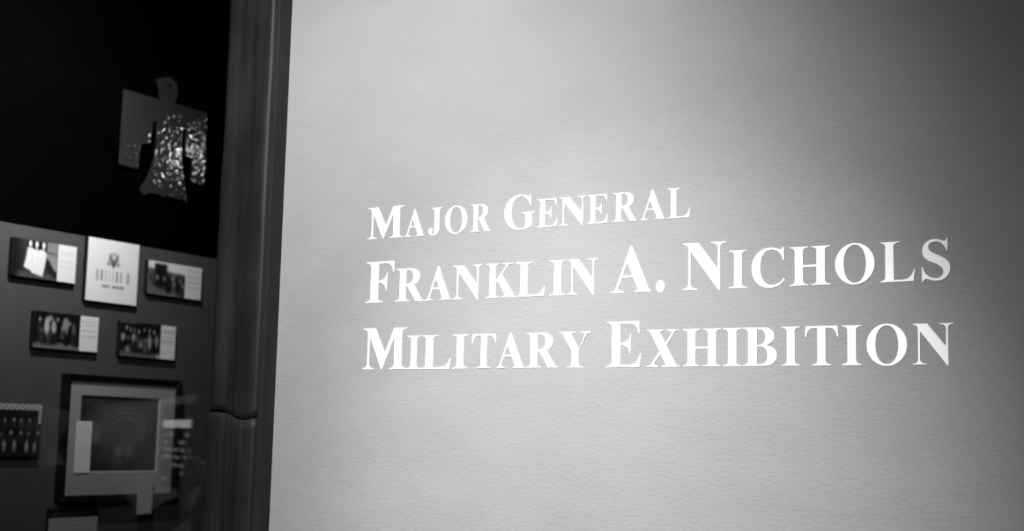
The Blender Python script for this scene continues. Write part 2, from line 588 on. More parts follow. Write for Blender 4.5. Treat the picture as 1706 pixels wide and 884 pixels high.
def glyph_bm(ch, x0, w_, zs):
    """union of the strokes, scaled to the letter's measured box, as a thin plate standing on the wall (y = 0)"""
    verts, faces = [], []
    for poly in G[ch]:
        q = [p for k, p in enumerate(poly) if (abs(p[0]-poly[k-1][0])+abs(p[1]-poly[k-1][1])) > 0.01]
        area = sum(q[k-1][0]*q[k][1]-q[k][0]*q[k-1][1] for k in range(len(q)))
        if area < 0: q = q[::-1]
        faces.append(list(range(len(verts), len(verts)+len(q))))
        verts += [Vector(p) for p in q]
    vo, eo, fo, _, _, forig = delaunay_2d_cdt(verts, [], faces, 1, 0.01)
    xs_ = [v.x for v in vo]
    mn, mx_ = min(xs_), max(xs_)
    sx = w_/(mx_-mn)
    bm = bmesh.new()
    V = [bm.verts.new((x0+(v.x-mn)*sx, -0.0012, v.y*zs)) for v in vo]
    for f, o in zip(fo, forig):
        if o: bm.faces.new([V[i] for i in f])
    bmesh.ops.delete(bm, geom=[v for v in bm.verts if not v.link_faces], context='VERTS')
    rim = [e for e in bm.edges if len(e.link_faces) == 1]
    # trim the outline by half a millimetre, to offset the spread of overbright edges
    push = {}
    for e in rim:
        a, b = e.verts[0].co, e.verts[1].co
        d = b-a
        if d.length < 1e-7: continue
        n_ = Vector((-d.z, 0, d.x)).normalized()
        c = e.link_faces[0].calc_center_median()-a
        if n_.dot(c) < 0: n_ = -n_
        for v in e.verts: push.setdefault(v, []).append(n_)
    for v, ns in push.items():
        t_ = sum(ns, Vector((0, 0, 0)))
        if t_.length > 0.3: v.co += t_.normalized()*TRIM
    r_ = bmesh.ops.extrude_edge_only(bm, edges=rim)
    for v in r_['geom']:
        if isinstance(v, bmesh.types.BMVert): v.co.y = 0.0
    return bm


TRIM = 0.0005
LINES = [
    ('white vinyl lettering reading MAJOR GENERAL, the short top line on the grey wall', 2.0141, .0676/676, .0566/676,
     [('M', .2368, .0967), ('a', .3335, .053), ('j', .3939, .0368), ('o', .4351, .0575), ('r', .498, .0513), ('G', .5782, .0751), ('e', .6538, .0498), ('n', .7036, .0707), ('e', .7665, .0477), ('r', .8209, .0558), ('a', .8788, .055), ('l', .9359, .048)]),
    ('white vinyl lettering of a name, the middle of three lines on the grey wall', 1.8787, .0868/676, .0690/676,
     [('F', .2379, .0755), ('r', .3159, .0748), ('a', .3907, .0669), ('n', .4586, .0743), ('k', .5386, .0828), ('l', .6085, .0702), ('i', .685, .0393), ('n', .7243, .0707), ('A', .8193, .0879), ('.', .9142, .0197), ('N', .9677, .087), ('i', 1.0593, .0358), ('c', 1.1021, .0642), ('h', 1.1732, .0752), ('o', 1.255, .0716), ('l', 1.333, .0615), ('s', 1.4039, .0489)]),
    ('white serif vinyl lettering reading MILITARY EXHIBITION, the bottom line on the grey wall', 1.7390, .0860/676, .0686/676,
     [('M', .2359, .119), ('i', .3501, .0413), ('l', .3855, .0762), ('i', .4624, .0405), ('t', .5097, .0608), ('a', .5668, .0689), ('r', .6357, .0743), ('y', .71, .0719), ('E', .8126, .0752), ('x', .8953, .0704), ('h', .9692, .0764), ('i', 1.0479, .0375), ('b', 1.0854, .0662), ('i', 1.1586, .0346), ('t', 1.201, .0604), ('i', 1.2663, .0365), ('o', 1.309, .0711), ('n', 1.3865, .0695)]),
]
for lab, z, cap, small, letters in LINES:
    root = empty('wall_lettering', (0.2365, 0, z))
    tag(root, lab, 'lettering', 'lines of lettering on the grey wall')
    for k, (ch, x, wd) in enumerate(letters):
        q = 1.0 if x < 0.9 else 0.6
        x, wd = x+0.0011*q, wd-0.0024*q
        if k+1 < len(letters): wd = min(wd, letters[k+1][1]+0.0004-x)
        obj('letter', glyph_bm(ch.upper(), x-0.2365, wd, cap if ch.isupper() or ch == '.' else small), M['vinyl'], root)

# ------------------------------------------------------------------ prints on the display wall
def sm(a, b, x):
    t = max(0.0, min(1.0, (x-a)/(b-a)))
    return t*t*(3-2*t)


def ell(u, v, cx, cy, rx, ry, soft=0.35):
    d = math.hypot((u-cx)/rx, (v-cy)/ry)
    return 1-sm(1-soft, 1+soft, d)


def inpoly(u, v, P):
    c = False
    for k in range(len(P)):
        (x1, y1), (x2, y2) = P[k-1], P[k]
        if (y1 > v) != (y2 > v) and u < (x2-x1)*(v-y1)/(y2-y1)+x1: c = not c
    return c


def softpoly(u, v, P, e=0.012):
    return sum(inpoly(u+a*e, v+b*e, P) for a, b in ((-1, -1), (1, -1), (-1, 1), (1, 1), (0, 0)))/5.0


def mixv(a, b, t): return a+(b-a)*t


def printed(name, y0, y1, z0, z1, fn, parent, ref, nu=56, nv=40, x=0.0):
    """a flat printed sheet facing +X, its picture carried by a colour attribute; fn(u, v) -> printed grey (0..1)"""
    me = bpy.data.meshes.new(name)
    V = [(x, y0+(y1-y0)*i/nu, z0+(z1-z0)*j/nv) for j in range(nv+1) for i in range(nu+1)]
    F = [(j*(nu+1)+i, j*(nu+1)+i+1, (j+1)*(nu+1)+i+1, (j+1)*(nu+1)+i) for j in range(nv) for i in range(nu)]
    me.from_pydata(V, [], F)
    at = me.color_attributes.new('print', 'FLOAT_COLOR', 'POINT')
    k = 0
    for j in range(nv+1):
        for i in range(nu+1):
            g = lin(max(0.0, min(1.0, fn(i/nu, j/nv))))
            at.data[k].color = (g, g, g, 1)
            k += 1
    me.materials.append(M['print'])
    o = bpy.data.objects.new(name, me)
    COL.objects.link(o)
    o.parent = parent
    return o


def caption(rows):
    def fn(u, v):
        g = 0.93
        for r_, d in rows:
            if 0.12 < u < 0.88:
                n_ = 0.5+0.5*math.sin(u*70+r_*90)*math.cos(u*31+r_*50)
                g -= d*max(0, 1-abs(v-r_)/0.035)*(0.5+0.5*n_)
        return g
    return fn


def fnoise(u, v, s, k): return mnoise.noise((u*s, v*s*0.7, k))


def women(u, v):
    g = mixv(0.06, 0.12+0.1*v, sm(0.0, 0.3, u))
    g = mixv(g, 0.62-0.1*v, sm(0.70, 0.78, u)*sm(0.18, 0.30, v))
    g = mixv(g, 0.30, (1-sm(0.08, 0.24, v))*sm(0.05, 0.2, u))
    g = mixv(g, 0.12, softpoly(u, v, [(0.70, 0.30), (0.98, 0.02), (0.98, 0.16), (0.78, 0.55), (0.73, 0.55)]))
    g = mixv(g, 0.3, softpoly(u, v, [(0.74, 0.76), (0.98, 0.70), (0.98, 0.66), (0.74, 0.71)]))
    for cx in (0.37, 0.51, 0.665):
        g = mixv(g, 0.05, ell(u, v, cx, 0.87, 0.075, 0.16, 0.2))
    D = [(0.315, 0.80), (0.40, 0.80), (0.47, 0.76), (0.56, 0.76), (0.62, 0.77), (0.70, 0.75), (0.745, 0.66), (0.70, 0.25), (0.675, 0.06), (0.55, 0.10), (0.42, 0.14), (0.40, 0.19), (0.25, 0.26), (0.29, 0.55)]
    g = mixv(g, 0.93, softpoly(u, v, D))
    for cx, cy in ((0.43, 0.46), (0.555, 0.42)):
        g -= 0.06*ell(u, v, cx, cy, 0.012, 0.2)
    for cx in (0.37, 0.51, 0.665):
        g = mixv(g, 0.92, ell(u, v, cx, 0.90, 0.036, 0.085, 0.2))
        g = mixv(g, 0.80, ell(u, v, cx, 0.79, 0.022, 0.05, 0.3))
    return g


def team(u, v):
    g = 0.42+0.1*fnoise(u, v, 7, 1)
    g = mixv(g, 0.92, sm(0.72, 0.78, v+0.10*u-0.04))
    g = mixv(g, 0.10, softpoly(u, v, [(0.17, 0.55), (0.17, 0.93), (0.50, 0.93), (0.50, 0.60)], 0.02))
    for cx, cy, rx, ry, c in ((0.3, 0.42, 0.2, 0.22, 0.08), (0.52, 0.4, 0.13, 0.25, 0.12), (0.14, 0.5, 0.12, 0.14, 0.25), (0.83, 0.36, 0.13, 0.3, 0.12), (0.55, 0.2, 0.1, 0.12, 0.1), (0.95, 0.3, 0.07, 0.3, 0.2)):
        g = mixv(g, c, ell(u, v, cx, cy, rx, ry, 0.5))
    for cx, cy in ((0.66, 0.52), (0.70, 0.38), (0.86, 0.5), (0.93, 0.36), (0.25, 0.52), (0.43, 0.5)):
        g = mixv(g, 0.62, ell(u, v, cx, cy, 0.035, 0.07, 0.6)*0.7)
    return g


def crowd(seed, n, rows, lo=0.05, hi=0.6, floor=0.42):
    rnd = random.Random(seed)
    items = []
    for r_ in range(rows):
        for k in range(n):
            cx = 0.12+0.8*(k+0.5*(r_ % 2)+rnd.uniform(-.2, .2))/n
            items.append((cx, 0.78-0.26*r_+rnd.uniform(-.05, .05), rnd.uniform(.55, 1)*hi, rnd.uniform(.03, .6)*hi))

    def fn(u, v):
        g = lo+0.08*max(0, fnoise(u, v, 9, seed))
        g = mixv(g, floor, (1-sm(0.06, 0.24, v+0.08*fnoise(u, v, 6, seed))))
        for cx, cy, a, b_ in items:
            g = mixv(g, b_, ell(u, v, cx, cy-0.22, 0.05, 0.17, 0.4))
            g = mixv(g, a, ell(u, v, cx, cy, 0.026, 0.065, 0.5))
        return g
    return fn


_w1, _w2 = crowd(11, 6, 2, 0.05, 0.62, 0.45), crowd(23, 7, 2, 0.06, 0.66, 0.40)


def group_seated(u, v):
    g = _w1(u, v)
    for cx, cy, rx, ry, c in ((0.27, 0.62, 0.05, 0.24, 0.72), (0.42, 0.60, 0.05, 0.18, 0.66), (0.68, 0.70, 0.075, 0.17, 0.55), (0.86, 0.6, 0.04, 0.16, 0.34), (0.33, 0.82, 0.04, 0.1, 0.6)):
        g = mixv(g, c, ell(u, v, cx, cy, rx, ry, 0.4))
    g = mixv(g, 0.04, softpoly(u, v, [(0.46, 0.26), (0.78, 0.12), (0.78, 0.2), (0.46, 0.36)]))
    return g


def group_standing(u, v):
    g = _w2(u, v)
    g = mixv(g, 0.55, sm(0.93, 1.0, v)*0.6*(1-sm(0.3, 0.6, u)))
    for cx, cy, rx, ry, c in ((0.06, 0.55, 0.05, 0.12, 0.6), (0.32, 0.56, 0.05, 0.12, 0.55), (0.72, 0.45, 0.05, 0.2, 0.62), (0.9, 0.5, 0.045, 0.18, 0.55), (0.5, 0.36, 0.06, 0.1, 0.5), (0.18, 0.2, 0.06, 0.12, 0.5), (0.95, 0.05, 0.05, 0.06, 0.75)):
        g = mixv(g, c, ell(u, v, cx, cy, rx, ry, 0.5))
    return g


def letterhead(u, v):
    """white sheet: grey eagle emblem, a row of tall narrow text columns, one short dark line of script"""
    g = 0.95
    # eagle emblem
    ex, ey = 0.505, 0.675
    a, b_ = u-ex, v-ey
    e = 0.0
    for s in (-1, 1):
        e = max(e, ell(a*s, b_, 0.074, 0.045, 0.026, 0.070, 0.4), ell(a*s, b_, 0.050, 0.015, 0.030, 0.065, 0.4))
        e = max(e, 0.85*ell(a*s, b_, 0.090, -0.055, 0.036, 0.032, 0.5), 0.6*ell(a*s, b_, 0.055, -0.055, 0.05, 0.022, 0.5))
    g -= 0.40*e
    g -= 0.24*ell(a, b_, 0.0, 0.105, 0.035, 0.035, 0.5)
    g = mixv(g, 0.36, ell(a, b_, 0.0, -0.03, 0.038, 0.05, 0.5)*0.9)
    g -= 0.36*ell(a, b_, 0.0, -0.085, 0.032, 0.035, 0.5)
    # columns
    for cx, wd, d in ((0.20, 0.020, 0.42), (0.285, 0.022, 0.52), (0.365, 0.013, 0.30), (0.435, 0.011, 0.22), (0.505, 0.012, 0.26), (0.585, 0.022, 0.48), (0.665, 0.017, 0.40), (0.805, 0.022, 0.48)):
        t = (1-sm(wd*0.5, wd*1.25, abs(u-cx)))*sm(0.325, 0.345, v)*(1-sm(0.50, 0.52, v))
        g -= d*t*(0.75+0.25*math.sin(v*150+cx*40))
    # script line
    yv = 0.255+0.010*math.sin(u*95)
    if 0.305 < u < 0.455 or 0.495 < u < 0.735:
        g -= 0.54*(1-sm(0.010, 0.030, abs(v-yv)))*(0.72+0.28*math.sin(u*170))
    return g


def painting(u, v):
    g = 0.20+0.09*fnoise(u, v, 4, 2)+0.05*fnoise(u, v, 13, 4)
    g = mixv(g, 0.34, (ell(u, v, 0.5, 0.62, 0.36, 0.3, 0.5)))
    for k in range(4):
        rr = 0.18+0.07*k
        d = abs(math.hypot((u-0.58)/1.0, (v-0.55)*1.05)-rr)
        g += (0.14-0.02*k)*max(0, 1-d/0.016)*sm(0.45, 0.8, u+v*0.4)
    for cx, cy, rx, ry, c in ((0.22, 0.5, 0.07, 0.13, 0.44), (0.50, 0.28, 0.05, 0.08, 0.50), (0.62, 0.3, 0.06, 0.1, 0.4), (0.78, 0.52, 0.05, 0.12, 0.36), (0.36, 0.42, 0.05, 0.1, 0.34), (0.5, 0.12, 0.08, 0.06, 0.35)):
        g = mixv(g, c, ell(u, v, cx, cy, rx, ry, 0.6)*0.8)
    g *= 0.55+0.45*sm(0.0, 0.25, v)
    return g


def platoon(u, v):
    g = 0.10+0.04*fnoise(u, v, 9, 3)
    for r_, (rv, n, br) in enumerate(((0.66, 9, 0.55), (0.40, 8, 0.62), (0.16, 7, 0.55))):
        for k in range(n):
            jx, jy = mnoise.noise((k*3.3, r_*5.1, 2)), mnoise.noise((k*2.7, r_*4.3, 9))
            cx = (k+0.5+0.3*(r_ % 2)+0.45*jx)/n
            rv_ = rv+0.05*jy
            g = mixv(g, 0.16, ell(u, v, cx, rv_-0.1, 0.035, 0.10, 0.4))
            g = mixv(g, br*(0.8+0.5*jy), ell(u, v, cx, rv_, 0.020, 0.042, 0.6))
            if r_ == 2: g = mixv(g, 0.62, (0.7+0.6*jx)*ell(u, v, cx, rv_-0.03, 0.022, 0.13, 0.5))
    b_ = max(sm(0.86, 0.89, v), sm(0.955, 0.965, u)*sm(0.58, 0.62, v))
    pat = 0.5+0.5*math.sin(u*85)*math.cos(v*60)
    return mixv(g, 0.45+0.35*pat, b_)


def photo_panel(y0, y1, z0, z1, ycap, fn, cap, lab, group='photograph panels on the grey display wall', nu=56):
    t = 0.018
    root = empty('photo_panel', (XS, (y0+y1)/2, z0))
    tag(root, lab, 'photograph', group)
    oy, oz = (y0+y1)/2, z0
    obj('backing_board', box((0, y0-oy, 0), (t, y1-oy, z1-oz), 0.0008), M['foam'], root)
    printed('photo_print', y0-oy+0.0006, ycap-oy, 0.0006, z1-oz-0.0006, fn, root, None, nu=nu, x=t+0.0006)
    printed('caption_print', ycap-oy, y1-oy-0.0006, 0.0006, z1-oz-0.0006, caption(cap), root, None, nu=16, nv=44, x=t+0.0006)
    return root


photo_panel(0.458, 0.705, 2.064, 2.183, 0.632, women, ((0.80, .14), (0.72, .10), (0.56, .12), (0.40, .10)),
            'photograph panel of three women in white dresses, leftmost in the upper row', nu=76)
photo_panel(1.015, 1.271, 2.0655, 2.181, 1.1915, team, ((0.86, .2), (0.7, .24), (0.62, .2), (0.5, .26), (0.34, .22)),
            'photograph panel with a pale sky and dark figures, right of the white eagle sheet')
photo_panel(0.556, 0.8135, 1.8505, 1.965, 0.7375, group_seated, ((0.84, .28), (0.75, .2), (0.58, .3), (0.42, .26)),
            'photograph panel of people in pale shirts, left one of the second row')
photo_panel(0.909, 1.1595, 1.8465, 1.963, 1.0905, group_standing, ((0.84, .32), (0.78, .26), (0.66, .24), (0.54, .3), (0.48, .3), (0.2, .1)),
            'dim photograph panel of a standing crowd, right one of the second row')

# letter sheet with eagle emblem
ls = empty('letter_poster', (XS, 0.860, 2.017))
tag(ls, 'white poster sheet with a grey eagle emblem, between two photograph panels', 'poster')
obj('backing_board', box((0, -0.1100, 0), (0.018, 0.1105, 0.2075), 0.0008), M['foam'], ls)
printed('poster_print', -0.1094, 0.1099, 0.0006, 0.2069, letterhead, ls, None, nu=120, nv=110, x=0.0186)

# group photograph at the left edge
gp = empty('group_photograph', (XS, 0.50, 1.512))
tag(gp, 'dark photograph of people in rows with patterned pale border, left of the framed picture', 'photograph')
obj('backing_board', box((0, -0.16, 0), (0.016, 0.110, 0.163), 0.0008), M['foam'], gp)
printed('photo_print', -0.1594, 0.1094, 0.014, 0.1624, platoon, gp, None, nu=110, nv=60, x=0.0166)

# framed picture
fy0, fy1, fz0, fz1 = 0.690, 1.192, 1.372, 1.776
fr = empty('framed_picture', (XS, (fy0+fy1)/2, fz0))
tag(fr, 'large framed dark painting in a black frame with a wide grey mat', 'picture')
hw, hh, fwid, fdep = (fy1-fy0)/2, fz1-fz0, 0.020, 0.034


def rail(p, q, r_, s):
    """mitred frame member: outer p-q, inner r_-s in the (y, z) plane"""
    bm = bmesh.new()
    A = [bm.verts.new((0.0, *c)) for c in (p, q, s, r_)]
    B = [bm.verts.new((fdep-(0.006 if k > 1 else 0), *c)) for k, c in enumerate((p, q, s, r_))]
    for i in range(4):
        j = (i+1) % 4
        bm.faces.new((A[i], A[j], B[j], B[i]))
    bm.faces.new(A)
    bm.faces.new(B)
    bmesh.ops.bevel(bm, geom=bm.edges[:], offset=0.0015, segments=1, affect='EDGES')
    return bm


o4 = [(-hw, 0), (hw, 0), (hw, hh), (-hw, hh)]
i4 = [(-hw+fwid, fwid), (hw-fwid, fwid), (hw-fwid, hh-fwid), (-hw+fwid, hh-fwid)]
for k in range(4):
    obj('frame_rail', rail(o4[k], o4[(k+1) % 4], i4[k], i4[(k+1) % 4]), M['frame'], fr)
# mat board with its window
my0, my1, mz0, mz1 = -hw+fwid-0.001, hw-fwid+0.001, fwid-0.001, hh-fwid+0.001
py0, py1, pz0, pz1 = 0.760-0.941, 1.104-0.941, 1.464-fz0, 1.711-fz0
bm = bmesh.new()
bv = bmesh.new()
oo = [(my0, mz0), (my1, mz0), (my1, mz1), (my0, mz1)]
ii = [(py0, pz0), (py1, pz0), (py1, pz1), (py0, pz1)]
for k in range(4):
    j = (k+1) % 4
    bm.faces.new([bm.verts.new((0.020, *c)) for c in (oo[k], oo[j], ii[j], ii[k])])
    iw = [(c[0]+(0.0035 if c[0] < 0 else -0.0035), c[1]+(0.0035 if c[1] < 0.2 else -0.0035)) for c in (ii[k], ii[j])]
    bv.faces.new([bv.verts.new(c) for c in ((0.020, *ii[k]), (0.020, *ii[j]), (0.0150, *iw[1]), (0.0150, *iw[0]))])
obj('mat_board', bm, M['mat_board'], fr)
obj('mat_bevel', bv, M['grey_card'], fr)
printed('painting', py0-0.002, py1+0.002, pz0-0.002, pz1+0.002, painting, fr, None, nu=110, nv=80, x=0.014)
obj('backing_board', box((0.001, my0, mz0), (0.010, my1, mz1)), M['foam'], fr)

# loose cards in front of the framed picture
cd1 = obj('caption_card', box((0, 0, 0), (0.003, 0.062, 0.164), 0.0004), M['card'], loc=(XS+0.0206, 0.746, 1.463))
tag(cd1, 'tall narrow white card standing over the left edge of the dark painting', 'card')
cd2 = obj('caption_card', box((0, 0, 0), (0.003, 0.066, 0.125), 0.0004), M['grey_card'], loc=(XS+0.0345, 1.008, 1.325))
tag(cd2, 'pale grey card hanging over the bottom rail of the black picture frame', 'card')

# label plate under the frame
lp = empty('label_plaque', (XS, 0.766, 1.20))
tag(lp, 'pale grey text plaque on the display panel below the black picture frame', 'plaque')
obj('backing_board', box((0, -0.100, 0), (0.012, 0.098, 0.152), 0.0008), M['foam'], lp)


def plaque_rows(u, v):
    g = 0.62+0.03*fnoise(u, v, 8, 6)
    if v > 0.80:
        return 0.12+(0.26*max(0, 1-abs(v-0.88)/0.05)*(0.5+0.5*math.sin(u*95)*math.cos(u*37)) if 0.05 < u < 0.9 else 0)
    for k in range(7):
        g -= 0.14*max(0, 1-abs(v-(0.74-0.11*k))/0.025)*(0.5+0.5*math.sin(u*80+k*7)) if 0.08 < u < 0.9 else 0
    return g


printed('plaque_print', -0.0994, 0.0974, 0.0006, 0.1514, plaque_rows, lp, None, nu=60, nv=50, x=0.0126)

# ------------------------------------------------------------------ hammered metal thunderbird on the black upper wall
BO = [(.878, 2.747), (.915, 2.7475), (.965, 2.7475), (1.012, 2.7480), (1.046, 2.7488),     # shoulder to the neck
      (1.0385, 2.768), (1.0385, 2.783), (1.031, 2.8005), (1.016, 2.8115), (1.0350, 2.8230), (1.058, 2.8330), (1.078, 2.8375),
      (1.103, 2.8335), (1.1200, 2.8150), (1.1245, 2.7880), (1.1165, 2.7610), (1.110, 2.7495),
      (1.16, 2.7500), (1.22, 2.7505), (1.275, 2.7510), (1.2755, 2.62), (1.275, 2.485), (1.215, 2.488), (1.2155, 2.520), (1.2145, 2.5715),
      (1.180, 2.5770), (1.1785, 2.620), (1.178, 2.668), (1.158, 2.669), (1.1575, 2.62), (1.160, 2.570), (1.168, 2.52), (1.182, 2.465), (1.201, 2.408),
      (1.190, 2.4120), (1.173, 2.4150), (1.150, 2.4135), (1.130, 2.4140), (1.112, 2.4165), (1.095, 2.4150), (1.080, 2.4080), (1.067, 2.4155), (1.045, 2.4170), (1.030, 2.4150),
      (1.012, 2.4120), (.995, 2.4020), (.9745, 2.4180), (.988, 2.440), (1.004, 2.462), (1.022, 2.505), (1.034, 2.55), (1.0385, 2.600), (1.0370, 2.668), (1.0150, 2.667), (1.0120, 2.62), (1.0090, 2.587),
      (.967, 2.5755), (.9620, 2.53), (.9590, 2.487), (.920, 2.4875), (.8765, 2.489)]
bird = empty('thunderbird_cutout', (XS-0.02, 1.076, 2.40))
tag(bird, 'hammered grey metal thunderbird cut-out mounted on the black upper wall', 'sculpture')
ey = [(1.0870+0.0085*math.cos(2*math.pi*k/14), 2.8085+0.0070*math.sin(2*math.pi*k/14)) for k in range(14)]


def plate(outline, hole, x0, x1):
    vs2 = [Vector(p) for p in outline]
    A = sum(vs2[k-1].x*vs2[k].y-vs2[k].x*vs2[k-1].y for k in range(len(vs2)))
    if A < 0: vs2 = vs2[::-1]
    n = len(vs2)
    edges = [(k, (k+1) % n) for k in range(n)]
    h = [Vector(p) for p in hole]
    edges += [(n+k, n+(k+1) % len(h)) for k in range(len(h))]
    vo, eo, fo, _, _, _ = delaunay_2d_cdt(vs2+h, edges, [], 2, 1e-6)
    bm = bmesh.new()
    V = [bm.verts.new((x1, v.x-1.076, v.y-2.40)) for v in vo]
    for f in fo:
        c = sum((vo[i] for i in f), Vector((0, 0)))/len(f)
        if inpoly(c.x, c.y, outline) and not inpoly(c.x, c.y, hole):
            bm.faces.new([V[i] for i in f])
    rim = [e for e in bm.edges if len(e.link_faces) == 1]
    r_ = bmesh.ops.extrude_edge_only(bm, edges=rim)
    for v in r_['geom']:
        if isinstance(v, bmesh.types.BMVert): v.co.x = x0
    return bm


obj('metal_plate', plate(BO, ey, 0.016, 0.0215), M['hammered'], bird)
for yy, zz in ((.93, 2.66), (1.21, 2.66), (1.09, 2.55)):
    obj('standoff', add_tube(bmesh.new(), (0.0, yy-1.076, zz-2.40), (0.016, yy-1.076, zz-2.40), 0.006, n=12), M['black_metal'], bird)


# ------------------------------------------------------------------ lamps
def track_spotlight(lab, loc, target, watts, half, blend, radius=0.03, length=0.14, bore=0.045):
    loc, target = Vector(loc), Vector(target)
    d = (target-loc).normalized()
    root = empty('track_spotlight', (loc.x, loc.y, HC))
    tag(root, lab, 'lamp', 'track spotlights on the ceiling')
    o = Vector((loc.x, loc.y, HC))
    back = loc-d*length
    stem_top = Vector((back.x, back.y, HC))
    obj('housing', add_tube(bmesh.new(), loc-d*length-o, loc-d*0.012-o, bore*0.68, bore, 24), M['black_metal'], root)
    obj('ceiling_mount', add_box(bmesh.new(), stem_top-o+Vector((-0.05, -0.02, -0.025)), stem_top-o+Vector((0.05, 0.02, 0)), 0.003), M['black_metal'], root)
    obj('stem', add_tube(bmesh.new(), back-o+d*0.02, stem_top-o-Vector((0, 0, 0.02)), 0.008, n=12), M['black_metal'], root)
    ld = bpy.data.lights.new('spot_lamp', 'SPOT')
    ld.energy = watts
    ld.spot_size = 2*half
    ld.spot_blend = blend
    ld.shadow_soft_size = radius
    lo = bpy.data.objects.new('spot_lamp', ld)
    COL.objects.link(lo)
    lo.parent = root
    lo.location = loc-o
    lo.rotation_euler = d.to_track_quat('-Z', 'Y').to_euler()
    return root


track_spotlight('narrow beam black track spotlight aimed at the wall lettering', (0.668, -2.346, 2.601), (0.825, 0, 1.450), W_LETTERS_NARROW, 0.328, 1.0)
track_spotlight('wide beam black track spotlight aimed at the wall left of the lettering', (0.696, -1.486, 2.925), (0.019, 0, 1.554), W_LETTERS_WIDE, 0.916, 1.0)
track_spotlight('small black spotlight close above the photograph panel behind the window', (-0.85, 0.24, 2.816), (-1.5, 0.42, 2.6), W_CASE_WASH, 1.029, 1.0, 0.02, 0.07, 0.035)
track_spotlight('black track spotlight at the back of the display room aimed at the thunderbird', (0.255, 2.965, 3.075), (-1.5, 1.19, 2.57), W_CASE_BACK, 0.36, 0.6)
track_spotlight('added spotlight brightening the grey partition screen', (-2.9, -0.7, 3.0), (-2.9, -2.2, 1.4), W_PARTITION_FILL, 0.85, 1.0)  # added lamp, lifts the partition so its mirror image shows
gl_ = empty('added_room_fill', (3.0, -4.0, HC))  # added fill light for the dim parts of the lettered wall
tag(gl_, 'added fill lamp behind the camera, lifting the dim edges of the lettered wall', 'lamp')
obj('rim', add_tube(bmesh.new(), (0, 0, -0.03), (0, 0, 0), 0.14, 0.15, 28), M['black_metal'], gl_)
gd = bpy.data.lights.new('room_fill_lamp', 'POINT')
gd.energy = W_ROOM_FILL
gd.shadow_soft_size = 0.1
go = bpy.data.objects.new('room_fill_lamp', gd)
COL.objects.link(go)
go.parent = gl_
go.location = (0, 0, -0.16)

# ------------------------------------------------------------------ partition with a lit sign, across the room from the window (seen mirrored in the glass)
PRZ = math.atan2(0.57892, 0.81538)
pt = obj('partition_screen', box((-3.85, -0.06, 0.0), (0.0, 0.0, 1.75), 0.004), M['partition'], loc=(-1.892, -1.638, 0.0))
pt.rotation_euler = (0, 0, PRZ)
tag(pt, 'shoulder high grey partition screen standing across the room from the window', 'partition')
sg = empty('lit_sign', (-1.892-0.57892*0.002, -1.638+0.81538*0.002, 1.385), PRZ)
tag(sg, 'wide lit list sign with a bright header bar on the grey partition', 'sign')
obj('housing', box((-0.70, 0.0, 0.0), (-0.002, 0.016, 0.33), 0.002), M['black_metal'], sg)
obj('header_bar', box((-0.668, 0.0155, 0.232), (-0.004, 0.0185, 0.264)), M['screen_bar'], sg)
rr = random.Random(4)
for k in range(7):
    zc = 0.205-k*0.031
    x = -0.62
    while x < -0.02:
        wd = rr.uniform(0.05, 0.16)
        if rr.random() < 0.62: obj('list_entry', box((x, 0.0158, zc-0.009), (min(x+wd, -0.006), 0.0180, zc+0.006)), M['screen_row'], sg)
        x += wd+rr.uniform(0.04, 0.10)


# ------------------------------------------------------------------ visitor in dark clothes looking into the window (seen mirrored in the glass)
def skin(name, verts, edges, radii, mat, parent, levels=2, root=0):
    me = bpy.data.meshes.new(name)
    me.from_pydata([Vector(v) for v in verts], edges, [])
    o = bpy.data.objects.new(name, me)
    COL.objects.link(o)
    o.modifiers.new('skin', 'SKIN')
    if not me.skin_vertices: me.attributes.new('skin', 'FLOAT', 'POINT')
    for k, sv in enumerate(me.skin_vertices[0].data):
        r_ = radii[k]
        sv.radius = (r_, r_) if isinstance(r_, (int, float)) else r_
        sv.use_root = (k == root)
    sd = o.modifiers.new('sub', 'SUBSURF')
    sd.levels = sd.render_levels = levels
    dg = bpy.context.evaluated_depsgraph_get()
    me2 = bpy.data.meshes.new_from_object(o.evaluated_get(dg))
    bpy.data.objects.remove(o)
    bpy.data.meshes.remove(me)
    me2.name = name
    for p in me2.polygons: p.use_smooth = True
    me2.materials.clear()
    me2.materials.append(mat)
    o = bpy.data.objects.new(name, me2)
    COL.objects.link(o)
    if parent: o.parent = parent
    return o


class Sk:
    def __init__(self): self.v, self.e, self.r = [], [], []

    def add(self, p, r_, to=None):
        self.v.append(p)
        self.r.append(r_)
        if to is not None: self.e.append((to, len(self.v)-1))
        return len(self.v)-1

    def chain(self, pts, to=None):
        for p, r_ in pts: to = self.add(p, r_, to)
        return to


ARMS = {1: [(0.195, 0.0, 1.415), (0.440, 0.0, 1.270), (0.700, 0.05, 1.380)], -1: [(-0.195, 0.0, 1.415), (-0.255, -0.02, 1.130), (-0.245, 0.09, 0.875)]}
HANDUP = {1: Vector((0.35, 0.10, 0.93)).normalized(), -1: Vector((0.02, 0.15, -0.98)).normalized()}


